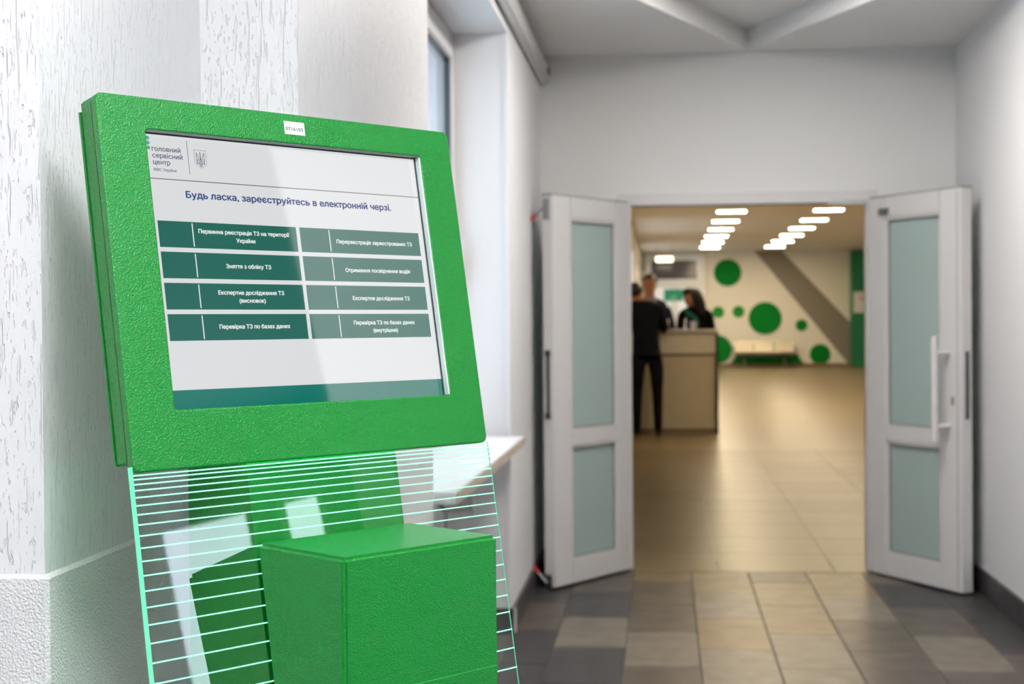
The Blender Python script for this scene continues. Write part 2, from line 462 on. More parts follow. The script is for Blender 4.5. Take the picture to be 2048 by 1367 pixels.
# free edge of the left leaf: lock strip and two flush bolts with red tips
p1('lock_strip', (L1, -.045, .845), (L1 + .003, -.022, 1.15), M_DARKMETAL, bv=0)
p1('lock_catch', (L1, -.05, 1.135), (L1 + .008, -.018, 1.165), M_BLACKRUB, bv=.002)
p1('lock_catch', (L1, -.05, .83), (L1 + .008, -.018, .86), M_BLACKRUB, bv=.002)
for z, dz in ((1.86, -.07), (.035, .09)):
    a = M1 @ Vector((L1 + .004, -.05, z)); b = M1 @ Vector((L1 + .02, -.085, z + dz * .5)); c = M1 @ Vector((L1 + .03, -.125, z + dz))
    bolt = tube('bolt_lever', [a, b], .006, M_METAL, D1, 8)
    tube('red_tip', [b, c], .009, M_RED, bolt, 8)
    p1('bolt_plate', (L1, -.058, z - .06), (L1 + .004, -.02, z + .04), M_METAL, bv=0)
D2, M2, p2, L2, T2 = leaf('door_2', (1.037, 7.57), (.344, -.60), (-.867, -.498), .690, .150, .130)
p2('lock_strip', (L2, -.045, .83), (L2 + .003, -.022, 1.15), M_DARKMETAL, bv=0)
p2('profile_groove', (L2 - .030, -.002, .03), (L2 - .026, .0012, 1.90), mat('grey_seal', lin(.22, .22, .20), .5), bv=0)
hb = tube('pull_handle', [M2 @ Vector((L2 - .085, .088, .726)), M2 @ Vector((L2 - .085, .088, 1.222))], .016, M_PVC, D2, 16)
for z in (.795, 1.142):
    tube('handle_mount', [M2 @ Vector((L2 - .085, -.001, z)), M2 @ Vector((L2 - .085, .088, z))], .012, M_PVC, hb, 14)
p2('keyhole', (L2 - .07, 0, .895), (L2 - .05, .004, .935), mat('brass_cap', lin(.30, .22, .18), .4), bv=.001)
p2('closer_pin', (.10, 0, 1.83), (.17, .02, 1.86), M_METAL, bv=.004)

# ================================================================== THE KIOSK
KYAW, KLEAN = 0.88584718, 0.17637367
KO = Vector((-0.49427887, 1.42639871, 1.21441996))
kr = Vector((math.cos(KYAW), math.sin(KYAW), 0)); knh = Vector((math.sin(KYAW), -math.cos(KYAW), 0))
ku = Vector((0, 0, 1)) * math.cos(KLEAN) - knh * math.sin(KLEAN); kn = kr.cross(ku)
KM = Matrix(((kr.x, ku.x, kn.x, KO.x), (kr.y, ku.y, kn.y, KO.y), (kr.z, ku.z, kn.z, KO.z), (0, 0, 0, 1)))     # panel frame: u, v, n
KV = Matrix(((kr.x, knh.x, 0, KO.x), (kr.y, knh.y, 0, KO.y), (0, 0, 1, 0), (0, 0, 0, 1)))                     # upright frame: u, forward, z
kiosk = thing('queue_kiosk', tuple(KO + kr * .187 - Vector((0, 0, KO.z))), 'green self-service queue kiosk with tilted touch screen beside the textured white wall', 'kiosk')
PU0, PU1, PV0, PV1 = -.0545, .4276, -.0601, .3287
HW, HH = .3765, .2938
# front panel: rounded sheet with the display opening
me = plate([rrect(PU0, PV0, PU1, PV1, .008), rrect(0, 0, HW, HH, .003, 4)[::-1]], .0055, .0018, 2)
me.transform(KM @ Matrix.Translation((0, 0, -.0055)))
put('front_panel', me, M_GREEN, kiosk)
# head housing behind it
bm = bmesh.new(); bm_box(bm, (PU0 + .0015, PV0 + .0095, -.034), (PU1 - .0015, PV1 - .002, -.0115)); bev(bm, .002, 2)
bm.transform(KM); put('head_housing', from_bm(bm), M_GREEN, kiosk)
bm = bmesh.new(); bm_box(bm, (PU0 + .0005, PV0 + .010, -.0375), (PU1 - .0005, PV1 - .012, -.0345)); bm.transform(KM)
put('rear_cover', from_bm(bm), M_GREEN, kiosk)
# screen: image plane 10 mm behind the front
SN = -.0100
def su(u): return u * 1.0078 + .0062
def sv(v): return v * 1.0078 + .0011
def flat(rects, z, zt=.0002):
    bm = bmesh.new()
    for u0, v0, u1, v1 in rects: bm_box(bm, (u0, v0, z), (u1, v1, z + zt))
    bm.transform(KM); return from_bm(bm)
bm = bmesh.new(); bm_box(bm, (-.001, -.001, -.0112), (HW + .001, HH + .001, SN)); bm.transform(KM)
screen = put('screen', from_bm(bm), screen_mat('screen_white', srgb(216, 217, 218)), kiosk, label='lit white touch screen with a menu')
M_SDARK = screen_mat('screen_button_green', srgb(10, 96, 82))
M_SBAR = screen_mat('screen_bar_green', srgb(0, 114, 100))
M_SDOT = screen_mat('screen_dot_green', srgb(80, 165, 145))
M_SLINE = screen_mat('screen_line_grey', srgb(72, 74, 82))
M_STEXT = screen_mat('screen_text_grey', srgb(92, 92, 112))
M_STITLE = screen_mat('screen_title_blue', srgb(52, 68, 122))
M_SWHITE = screen_mat('screen_text_white', srgb(228, 232, 230))
Z1, Z2 = SN + .00002, SN + .00012
put('bottom_bar', flat([(-.001, -.001, HW + .001, sv(.0196))], Z1), M_SBAR, screen)
put('header_rule', flat([(-.001, sv(.2412), HW + .001, sv(.2420))], Z1), M_SLINE, screen)
put('header_divider', flat([(su(.0468), sv(.2487), su(.0475), sv(.2853))], Z1), M_SLINE, screen)
rows = [(.1690, .1970), (.1362, .1642), (.1034, .1314), (.0706, .0986)]
for c0, c1, sp in ((.0021, .1770, .0430), (.1819, .3577, .2228)):
    for v0, v1 in rows:
        put('menu_button', flat([(su(c0), sv(v0), su(c1), sv(v1))], Z1), M_SDARK, screen)
        put('button_divider', flat([(su(sp) - .0006, sv(v0 + .0016), su(sp) + .0006, sv(v1 - .0014))], Z2), M_SWHITE, screen)
def ellipse(cu, cv, ru, rv, n=24): return [(cu + ru * math.cos(2 * math.pi * i / n), cv + rv * math.sin(2 * math.pi * i / n)) for i in range(n)]
def flatpoly(loops, z):
    me = plate(loops, .0001); me.transform(KM @ Matrix.Translation((0, 0, z + .0001))); return me
for v in (.2847, .2795, .2743):
    put('logo_dot', flatpoly([ellipse(su(.0006), sv(v), .0021, .0021)], Z1), M_SDOT, screen)
CAP = {}
from mathutils.geometry import delaunay_2d_cdt
def nonzero_fill(m):
    """fill glyph outlines (whose strokes may overlap) by the non-zero winding rule"""
    nb = {}
    for e in m.edges:
        a, b = e.vertices
        nb.setdefault(a, []).append(b); nb.setdefault(b, []).append(a)
    seen, loops = set(), []
    for v0 in range(len(m.vertices)):
        if v0 in seen: continue
        L = [v0]; seen.add(v0); cur = v0
        while True:
            n = [q for q in nb.get(cur, []) if q not in seen]
            if not n: break
            cur = min(n) if len(L) == 1 else n[0]
            seen.add(cur); L.append(cur)
        if len(L) > 2: loops.append(L)
    co = [v.co.xy.copy() for v in m.vertices]
    ed = [(L[i], L[(i + 1) % len(L)]) for L in loops for i in range(len(L))]
    vs, es, fs, _, _, _ = delaunay_2d_cdt(co, ed, [], 0, 1e-6)
    info = [(min(co[i].x for i in L), max(co[i].x for i in L), [(co[L[i]], co[L[(i + 1) % len(L)]]) for i in range(len(L))]) for L in loops]
    keep = []
    for f in fs:
        c = (vs[f[0]] + vs[f[1]] + vs[f[2]]) / 3; w = 0
        for x0, x1, sg_ in info:
            if not x0 <= c.x <= x1: continue
            for a, b in sg_:
                if (a.y <= c.y) != (b.y <= c.y):
                    if a.x + (c.y - a.y) / (b.y - a.y) * (b.x - a.x) > c.x: w += 1 if b.y > a.y else -1
        if w: keep.append(f)
    me = bpy.data.meshes.new('glyphs')
    me.from_pydata([(v.x, v.y, 0) for v in vs], [], keep)
    bpy.data.meshes.remove(m)
    return me
def text_mesh(body, u0, u1, base, cap, bold=0.0, serif=False):
    def mk(s):
        cu = bpy.data.curves.new('text', 'FONT'); cu.body = s; cu.size = 1; cu.resolution_u = 3; cu.fill_mode = 'NONE'
        o = bpy.data.objects.new('text', cu); C.objects.link(o); return nonzero_fill(eval_mesh(o))
    if bold not in CAP:
        m = mk('Н'); ys = [v.co.y for v in m.vertices]; CAP[bold] = (max(ys) - min(ys), min(ys))
    m = mk(body)
    if bold > 0:
        bm = bmesh.new()
        for dx, dy in ((-1, 0), (1, 0), (0, .8), (0, -.8), (0, 0)):
            q = m.copy(); q.transform(Matrix.Translation((dx * bold, dy * bold, 0))); bm.from_mesh(q); bpy.data.meshes.remove(q)
        bm.to_mesh(m); bm.free()
    xs = [v.co.x for v in m.vertices]
    x0, x1 = min(xs), max(xs)
    sx = (u1 - u0) / (x1 - x0); sy = cap / CAP[bold][0]
    m.transform(Matrix.Translation((u0 - x0 * sx, base, 0)) @ Matrix.Diagonal((sx, sy, 1, 1)))
    return m
def screen_text(name, body, u0, u1, base, cap, m, bold=.02):
    me = text_mesh(body, su(u0), su(u1), sv(base), cap, bold)
    me.transform(KM @ Matrix.Translation((0, 0, SN + .00035)))
    return put(name, me, m, screen)
screen_text('title_text', 'Будь ласка, зареєструйтесь в електронній черзі.', .0392, .3195, .2229, .0073, M_STITLE, .034)
screen_text('logo_text', 'головний', .0042, .0386, .2712, .0052, M_STEXT, .022)
screen_text('logo_text', 'сервісний', .0042, .0402, .2640, .0052, M_STEXT, .022)
screen_text('logo_text', 'центр', .0042, .0246, .2569, .0052, M_STEXT, .022)
screen_text('logo_text', 'МВС України', .0042, .0312, .2498, .0031, M_STEXT, .02)
bt = [('Первинна реєстрація ТЗ на території', .0498, .1670, .1853), ('України', .0961, .1205, .1766), ('Зняття з обліку ТЗ', .0796, .1375, .1483),
      ('Експертне дослідження ТЗ', .0661, .1508, .1196), ('(висновок)', .0915, .1254, .1110), ('Перевірка ТЗ по базах даних', .0629, .1539, .0829),
      ('Перереєстрація зареєстрованих ТЗ', .2320, .3452, .1805), ('Отримання посвідчення водія', .2399, .3369, .1474), ('Експертне дослідження ТЗ', .2457, .3311, .1147),
      ('Перевірка ТЗ по базах даних', .2427, .3345, .0862), ('(внутрішня)', .2701, .3070, .0772)]
for s, a, b, v in bt: screen_text('button_text', s, a, b, v, .0045, M_SWHITE, .034)
# state emblem on the header: shield outline and trident drawn as strokes
def stroke(pts, w, closed=False):
    bm = bmesh.new(); n = len(pts); P = [Vector((p[0], p[1])) for p in pts]
    segs = [(P[i], P[(i + 1) % n]) for i in range(n if closed else n - 1)]
    for a, b in segs:
        d = (b - a); d.normalize(); q = Vector((-d.y, d.x)) * w / 2; e = d * w * .35
        vs = [bm.verts.new((c.x, c.y, 0)) for c in (a - e - q, b + e - q, b + e + q, a - e + q)]
        bm.faces.new(vs)
    me = bpy.data.meshes.new('stroke'); bm.to_mesh(me); bm.free(); return me
EU, EV, EW, EH = su(.0549), sv(.2564), .0148, .0197      # emblem box
def em(pts): return [(EU + x * EW, EV + y * EH) for x, y in pts]
sh = [(0, 1), (1, 1), (1, .30), (.95, .22), (.86, .15), (.5, 0), (.14, .15), (.05, .22), (0, .30)]
me = stroke(em(sh), .00036, True); me.transform(KM @ Matrix.Translation((0, 0, SN + .0003))); put('emblem_shield', me, M_STEXT, screen)
tri = [
    [(.18, .86), (.18, .24), (.82, .24), (.82, .86)],
    [(.18, .86), (.27, .74), (.34, .58), (.30, .48), (.22, .42), (.18, .40)],
    [(.82, .86), (.73, .74), (.66, .58), (.70, .48), (.78, .42), (.82, .40)],
    [(.5, .90), (.46, .80), (.48, .55), (.40, .42), (.27, .33), (.18, .30)],
    [(.5, .90), (.54, .80), (.52, .55), (.60, .42), (.73, .33), (.82, .30)],
    [(.34, .24), (.40, .34), (.5, .38), (.60, .34), (.66, .24)],
    [(.36, .24), (.42, .15), (.5, .08), (.58, .15), (.64, .24)],
    [(.5, .50), (.5, .08)], [(.40, .42), (.5, .52), (.60, .42)]]
for i, t in enumerate(tri):
    me = stroke(em(t), .00062 if i else .0007); me.transform(KM @ Matrix.Translation((0, 0, SN + .0003)))
    put('emblem_trident', me, M_STEXT, screen)
# rim of the opening: dark top and pale right, reflections put into the colour
bm = bmesh.new()
for k in range(3): bm_box(bm, (.001, HH - .0006 - .0003 * k, SN + .0015 + k * .0027), (HW - .001, HH + .001, SN + .0037 + k * .0027))
bm.transform(KM); put('screen_rim', from_bm(bm), mat('grey_rim_reflection', lin(.10, .115, .12), .3), kiosk)
bm = bmesh.new(); bm_box(bm, (.0005, HH - .0016, SN), (HW - .0005, HH + .001, SN + .0014)); bm_box(bm, (HW - .0022, .0005, SN), (HW + .001, HH - .0016, SN + .0012))
bm.transform(KM); put('screen_rim', from_bm(bm), M_BLACKRUB, kiosk)
bm = bmesh.new()
for k in range(3): bm_box(bm, (HW - .0008 - .0003 * k, .001, SN + .0014 + k * .0027), (HW + .001, HH - .001, SN + .0036 + k * .0027))
bm.transform(KM); put('screen_glass_edge', from_bm(bm), M_GLASSEDGE, kiosk)
# inventory sticker
bm = bmesh.new(); bm_box(bm, (.1775, .3046, 0), (.2056, .3196, .0002)); bm.transform(KM)
stk = put('inventory_sticker', from_bm(bm), M_STICK, kiosk, label='white paper sticker printed 0716105')
me = text_mesh('0716105', .1790, .2031, .3090, .0042, 0.007); me.transform(KM @ Matrix.Translation((0, 0, .0004))); put('sticker_number', me, M_INK, stk)
# glass sheet hanging below the head, with engraved glowing lines
GV0 = -1.17
bm = bmesh.new(); bm_box(bm, (PU0 - .0005, GV0, -.009), (PU1 + .0005, PV0 - .0004, -.0005)); bm.transform(KM)
sheet = put('glass_sheet', from_bm(bm), M_ACRYL, kiosk, label='clear acrylic sheet with glowing mint lines')
M_LINE = glow('engraved_line_glow', srgb(150, 255, 215), 1.15)
def edge_mat():
    m = glow('sheet_edge_glow', srgb(60, 235, 165), 0.72)
    nt = m.node_tree; p = nt.nodes['Principled BSDF']
    return m
M_EDGE = edge_mat()
v = -.0630; k = 0
while v > GV0 + .02:
    bm = bmesh.new(); bm_box(bm, (PU0 - .0003, v - .00065, -.0009), (PU1 + .0003, v + .00065, .0001)); bm.transform(KM)
    put('engraved_line', from_bm(bm), M_LINE, sheet)
    k += 1; v = -.0630 - .0034 * k - .00050 * k * k
bm = bmesh.new(); bm_box(bm, (PU0 - .0010, GV0, -.0090), (PU0 - .0006, PV0 + .006, -.0005)); bm.transform(KM)
put('lit_edge', from_bm(bm), M_EDGE, sheet)
bm = bmesh.new(); bm_box(bm, (PU1 - .0004, GV0, -.0012), (PU1 + .0008, PV0 - .0004, -.0004)); bm.transform(KM)
put('lit_edge', from_bm(bm), mat('sheet_edge_dim', lin(.05, .30, .18), .3, emit=(srgb(120, 225, 175), .35)), sheet)
# lamp strip tucked under the head, feeding the sheet
bm = bmesh.new(); bm_box(bm, (PU0 + .02, PV0 + .0045, -.0155), (PU1 - .02, PV0 + .0092, -.0112)); bm.transform(KM)
put('led_strip', from_bm(bm), mat('green_led', lin(.1, .6, .3), .5, emit=(lin(.10, 1.0, .45), 10.0)), kiosk, label='green lamp strip under the head')
# pedestal: front parallel to the sheet, back upright
def ped_front(z): return (KO.z - z) * math.tan(KLEAN) - .016
bm = bmesh.new()
u0, u1, b = .0880, .2940, -.118
zt = 1.30
vs = []
for u in (u0, u1):
    vs.append([bm.verts.new(KV @ Vector((u, f, z))) for f, z in ((b, .0), (b, zt), (ped_front(zt) - .03, zt), (ped_front(1.15) , 1.15), (ped_front(.02), .02), (ped_front(.02), 0))])
bm.faces.new(vs[0]); bm.faces.new(vs[1][::-1])
for i in range(6):
    j = (i + 1) % 6; bm.faces.new((vs[0][i], vs[0][j], vs[1][j], vs[1][i]))
put('pedestal', from_bm(bm), M_GREEN, kiosk)
bm = bmesh.new(); bm_box(bm, (-.02, -.15, 0.001), (.40, .30, .012)); bev(bm, .003, 2); bm.transform(KV)
put('base_plate', from_bm(bm), M_GREEN, kiosk)
# ticket printer box standing proud of the sheet
bm = bmesh.new()
bz = 1.0725; bf = .170; bb = .62
fb = lambda z: (KO.z - z) * math.tan(KLEAN) - .002
P_ = [(fb(bz), bz), (bf, bz), (bf, bb), (fb(bb) if fb(bb) < bf - .02 else bf - .02, bb)]
l = [bm.verts.new(KV @ Vector((.080, f, z))) for f, z in P_]; r_ = [bm.verts.new(KV @ Vector((.2905, f, z))) for f, z in P_]
bm.faces.new(l); bm.faces.new(r_[::-1])
for i in range(4):
    j = (i + 1) % 4; bm.faces.new((l[i], l[j], r_[j], r_[i]))
bev(bm, .0045, 3)
pb = put('printer_box', from_bm(bm), M_GREEN, kiosk, smooth=False)
bm = bmesh.new(); bm_box(bm, (.085, bf - .001, .70), (.2865, bf + .0012, .934)); bev(bm, .0008, 1); bm.transform(KV)
put('ticket_flap', from_bm(bm), M_GREEN, pb)

# ================================================================== UNSEEN LAMPS ADDED FOR THE NEAR SPACE
def ceiling_panel(name, x, y, z, sx, sy, m, label, group=None):
    t = thing(name, (x, y, z), label, 'ceiling light', group)
    put('lamp_frame', boxes([((x - sx / 2 - .02, y - sy / 2 - .02, z - .012), (x - sx / 2, y + sy / 2 + .02, z)), ((x + sx / 2, y - sy / 2 - .02, z - .012), (x + sx / 2 + .02, y + sy / 2 + .02, z)),
                             ((x - sx / 2, y - sy / 2 - .02, z - .012), (x + sx / 2, y - sy / 2, z)), ((x - sx / 2, y + sy / 2, z - .012), (x + sx / 2, y + sy / 2 + .02, z))]), M_PVC, t)
    put('diffuser', boxes([((x - sx / 2, y - sy / 2, z - .008), (x + sx / 2, y + sy / 2, z - .001))]), m, t)
    return t
M_LNEAR = mat('added_near_lamp', lin(.8, .8, .8), .5, emit=(lin(.975, .975, 1.0), LAMP_NEAR))
M_LNEAR2 = mat('added_lobby_lamp', lin(.8, .8, .8), .5, emit=(lin(.975, .975, 1.0), LAMP_NEAR * .80))
M_LCORR = mat('added_recess_lamp', lin(.8, .8, .8), .5, emit=(lin(1.0, .95, .895), LAMP_CORR))
ceiling_panel('ceiling_light', .55, .60, ZC, 1.18, .88, M_LNEAR, 'broad unseen lamp panel added in front of the kiosk')  # added unseen panel, stands in for light bounced from above
ceiling_panel('ceiling_light', .25, -1.0, ZC, 1.18, .88, M_LNEAR2, 'broad unseen lamp panel added farther from the kiosk, over the lobby')  # second unseen panel, added to brighten the near wall face
for y, w_ in ((4.5, 'nearest'), (5.2, 'middle'), (5.9, 'farthest')):  # unseen panels added to brighten the corridor
    ceiling_panel('ceiling_light', .435, y, ZC + .11, .55, .55, M_LCORR, 'square unseen light added inside the diamond-shaped corridor recess, %s of the three' % w_)

# ================================================================== THE HALL BEYOND THE DOORS
ZH, YF = 3.28, 41.5
M_HWALL = mat('cream_hall_wall', lin(.82, .78, .69), .6, spec=.3)
M_HCEIL = mat('hall_ceiling', lin(.82, .79, .73), .7, spec=.2)
M_DISC = mat('green_wall_paint', lin(.003, .19, .022), .7, spec=.1, var=.06)
M_DISC2 = mat('light_green_wall_paint', lin(.025, .25, .04), .7, spec=.1, var=.06)
M_STRIPE = mat('taupe_wall_paint', lin(.235, .205, .165), .6, var=.05)
M_PILLAR = mat('green_pillar_board', lin(.008, .17, .075), .35, var=.06)
put('wall_hall_far', boxes([((-.95, YF, 0), (8.2, YF + .3, ZH))]), M_HWALL, kind='structure')
put('wall_hall_right', boxes([((8.0, YB + .3, 0), (8.2, YF, ZH))]), M_HWALL, kind='structure')
put('wall_hall_near', boxes([((XR + .2, YB, 0), (8.2, YB + .3, ZH)), ((-.95, YB, ZC + .2), (XR + .2, YB + .3, ZH))]), M_HWALL, kind='structure')
put('ceiling_hall', boxes([((-.95, YB, ZH), (8.2, YF + .3, ZH + .1))]), M_HCEIL, kind='structure')
HXL = -.66
HWIN = [(28.0, 32.8), (36.8, 40.9)]
segs = [((HXL - .29, YB + .3, 0), (HXL, HWIN[0][0], ZH)), ((HXL - .29, HWIN[0][1], 0), (HXL, HWIN[1][0], ZH)), ((HXL - .29, HWIN[1][1], 0), (HXL, YF, ZH))]
for a, b in HWIN: segs += [((HXL - .29, a, 0), (HXL, b, .8)), ((HXL - .29, a, 2.95), (HXL, b, ZH))]
put('wall_hall_left', boxes(segs), M_HWALL, kind='structure')
M_DAY = mat('daylit_hall_pane', lin(.7, .75, .8), .3, emit=(lin(.86, .93, 1.0), 1.0))
for i, (a, b) in enumerate(HWIN):
    w = thing('window_%d' % (5 + i), (HXL - .1, (a + b) / 2, .8), None, None, kind='structure')
    put('frame', boxes([((HXL - .12, a, .8), (HXL - .04, a + .12, 2.95)), ((HXL - .12, b - .12, .8), (HXL - .04, b, 2.95)), ((HXL - .12, a, 2.83), (HXL - .04, b, 2.95)), ((HXL - .12, a, .8), (HXL - .04, b, .92)),
                        ((HXL - .12, (a + b) / 2 - .06, .92), (HXL - .04, (a + b) / 2 + .06, 2.83))]), M_PVC, w)
    for c0, c1 in ((a + .12, (a + b) / 2 - .06), ((a + b) / 2 + .06, b - .12)):
        box('pane', (HXL - .09, c0, .92), (HXL - .07, c1, 2.83), M_DAY, w)
box('baseboard_hall', (HXL, YF - .02, 0), (8.0, YF, .09), mat('brown_skirting', lin(.22, .14, .09), .5, var=.1), kind='structure')

# wall graphics on the far wall
def wall_disc(px, pz, r, m, label, zmin=.09):
    pts = []
    n = 48
    for i in range(n):
        a = 2 * math.pi * i / n; pts.append((px + r * math.cos(a), max(zmin, pz + r * math.sin(a))))
    q = []
    for p in pts:
        if not q or (abs(p[0] - q[-1][0]) + abs(p[1] - q[-1][1])) > 1e-5: q.append(p)
    bm = bmesh.new()
    f = [bm.verts.new((x, YF - .022, z)) for x, z in q]; b = [bm.verts.new((x, YF - .001, z)) for x, z in q]
    bm.faces.new(f); bm.faces.new(b[::-1])
    for i in range(len(q)): j = (i + 1) % len(q); bm.faces.new((f[i], b[i], b[j], f[j]))
    put('wall_disc', from_bm(bm), m, label=label, cat='wall decoration', group='green discs on the far hall wall')
wall_disc(1.773, 2.668, .385, M_DISC, 'big green disc high on the cream wall above the other discs')
wall_disc(1.500, 1.552, .165, M_DISC2, 'small light green disc half hidden behind the dark-haired woman')
wall_disc(2.075, 1.561, .165, M_DISC2, 'small light green disc just left of the largest green disc')
wall_disc(2.815, 1.371, .460, M_DISC, 'largest green disc on the cream wall right above the bench')
wall_disc(3.829, 1.165, .165, M_DISC, 'small dark green disc between largest disc and grey diagonal stripe')
wall_disc(4.338, .345, .290, M_DISC, 'green disc cut off by the floor at the foot of the diagonal stripe')
wall_disc(1.480, .500, .40, M_DISC, 'green disc rising from the floor right behind the black counter edge')
wall_disc(2.86, -.40, 1.12, M_DISC, 'wide green arc low on the wall behind the metal bench')
bm = bmesh.new()
q = [(2.518, ZH), (3.284, ZH), (5.35, 1.05), (5.35, .09), (5.10, .09)]
f = [bm.verts.new((x, YF - .014, z)) for x, z in q]; b = [bm.verts.new((x, YF - .001, z)) for x, z in q]
bm.faces.new(f); bm.faces.new(b[::-1])
for i in range(len(q)): j = (i + 1) % len(q); bm.faces.new((f[i], b[i], b[j], f[j]))
put('wall_stripe', from_bm(bm), M_STRIPE, label='broad taupe diagonal stripe across the cream far wall', cat='wall decoration')
pil = thing('green_pillar', (5.6, YF - .3, 0), 'tall dark green pillar against the far hall wall', 'pillar')
box('pillar_board', (5.16, YF - .55, 0), (6.0, YF - .03, 3.22), M_PILLAR, pil, .01)
box('pillar_foot', (5.15, YF - .56, 0), (6.01, YF - .02, .04), mat('dark_green_foot', lin(.01, .12, .06), .5), pil)
nt_ = thing('notice_sheet', (5.4, YF - .57, 1.5), 'white notice sheet with a red mark on the green pillar', 'notice')
box('paper', (5.20, YF - .562, 1.50), (5.62, YF - .552, 2.08), M_STICK, nt_)
box('red_mark', (5.36, YF - .565, 1.86), (5.54, YF - .562, 1.96), mat('faded_red_print', lin(.75, .35, .28), .6), nt_)

# white partition with dark transom, green sign
pt = thing('door_3', (.3, YF - .05, 0), None, None, kind='structure')
M_WHITE = mat('bright_white_pvc', lin(.86, .87, .88), .35)
put('partition_frame', boxes([((-.55, YF - .08, 0), (-.37, YF - .002, 3.2)), ((.91, YF - .08, 0), (1.14, YF - .002, 3.2)), ((-.37, YF - .08, 3.03), (.91, YF - .002, 3.2)), ((-.37, YF - .08, 2.36), (.91, YF - .002, 2.50))], .01), M_WHITE, pt)
box('transom_pane', (-.37, YF - .05, 2.50), (.91, YF - .03, 3.03), mat('dark_transom_glass', lin(.10, .10, .115), .08), pt)
M_MILK = mat('daylit_milky_pane', lin(.80, .82, .83), .4, emit=(lin(.9, .96, 1), .25))
for a, b in ((-.37, .245), (.295, .91)):
    put('door_leaf', boxes([((a, YF - .06, .02), (b, YF - .03, 2.36))], .008), M_WHITE, pt)
    box('milky_pane', (a + .09, YF - .066, .15), (b - .09, YF - .06, 2.25), M_MILK, pt)
box('mullion', (.245, YF - .07, 0), (.295, YF - .02, 2.36), M_WHITE, pt)
sg = thing('door_sign', (.25, YF - .09, 1.9), 'rectangular teal green sign hung on the white partition', 'sign')
box('sign_board', (-.02, YF - .09, 1.885), (.52, YF - .07, 2.215), mat('teal_sign', lin(.0, .29, .16), .4), sg)
put('sign_print', boxes([((.16, YF - .092, 1.93), (.22, YF - .09, 2.0)), ((.25, YF - .092, 1.93), (.30, YF - .09, 2.03))]), mat('pale_print', lin(.35, .6, .5), .5), sg)
# suspended lamp in front of the partition
M_LH3 = mat('added_dim_hall_lamp', lin(.8, .7, .5), .5, emit=(lin(1.0, .81, .54), LAMP_HALL * .6))
M_LH2 = mat('added_warm_hall_lamp', lin(.8, .7, .5), .5, emit=(lin(1.0, .81, .54), LAMP_HALL * 0.85))
M_LH = mat('warm_lamp_diffuser', lin(.8, .7, .5), .5, emit=(lin(1.0, .81, .54), LAMP_HALL))
sl = thing('pendant_lamp', (0.0, 38.5, 2.9), 'single warm lamp hanging on wires before the white partition', 'lamp')
put('lamp_housing', boxes([((-.24, 38.3, 3.00), (.24, 38.7, 3.05))], .01), M_PVC, sl)
box('diffuser', (-.22, 38.32, 2.88), (.22, 38.68, 3.00), mat('pendant_diffuser', lin(.8, .7, .5), .5, emit=(lin(1.0, .83, .57), 4.0)), sl)
for x in (-.2, .2): tube('wire', [(x, 38.5, 3.05), (x, 38.5, ZH)], .006, M_DARKMETAL, sl, 6)

ords = ['farthest', 'fifth', 'fourth', 'third', 'second', 'nearest visible']
for row, x in (('left', 1.21), ('right', 2.93)):
    for i in range(6):
        y = 39.2 - 2.55 * i
        ceiling_panel('ceiling_light', x, y, ZH, .50, .32, M_LH, 'warm square hall ceiling light, %s in the %s row' % (ords[i], row), 'warm ceiling lights in two rows in the hall')
for x, rn in ((1.21, 'left'), (2.93, 'right')):  # unseen lamps added to light the hall and the counter front
    for i, y in enumerate((23.9, 21.3, 18.8, 14.4)):
        ceiling_panel('ceiling_light', x, y, ZH, .50, .50, M_LH2 if y > 15 else M_LH3, 'added unseen warm hall light above the door head, %s row, %s' % (rn, ('third behind the counter', 'second behind the counter', 'first behind the counter', 'in front of the counter')[i]), 'warm ceiling lights in two rows in the hall')

# reception counter
M_CTR = mat('cream_counter_board', lin(.62, .54, .40), .4, var=.04)
M_CTR2 = mat('pale_counter_band', lin(.74, .68, .58), .35, var=.03)
M_CTRTOP = mat('counter_top_board', lin(.62, .58, .52), .35)
M_BLACKB = mat('black_edge_board', lin(.015, .016, .015), .4)
ct = thing('reception_counter', (0, 17.2, 0), 'tall cream reception counter with black end panel in the hall', 'counter')
CX1 = .612
box('front_board', (-.64, 16.93, .0), (CX1 - .028, 16.96, .90), M_CTR, ct, .003)
box('upper_band', (-.64, 16.90, .925), (CX1 - .028, 16.95, 1.155), M_CTR2, ct, .003)
box('reveal_strip', (-.64, 16.935, .90), (CX1 - .028, 16.95, .925), mat('brown_reveal', lin(.25, .19, .12), .5), ct)
box('counter_top', (-.64, 16.87, 1.165), (CX1, 17.25, 1.205), M_CTRTOP, ct, .005)
box('top_rail', (-.64, 16.92, 1.155), (CX1 - .028, 17.2, 1.165), mat('brown_reveal', lin(.25, .19, .12), .5), ct)
box('end_panel', (CX1 - .028, 16.88, 0), (CX1, 17.65, 1.165), M_BLACKB, ct, .002)
box('work_surface', (-.64, 16.96, .72), (CX1 - .028, 17.65, .75), M_CTR, ct, .003)
box('kick_board', (-.64, 16.925, .0), (CX1 - .028, 16.932, .06), mat('brown_reveal', lin(.25, .19, .12), .5), ct)
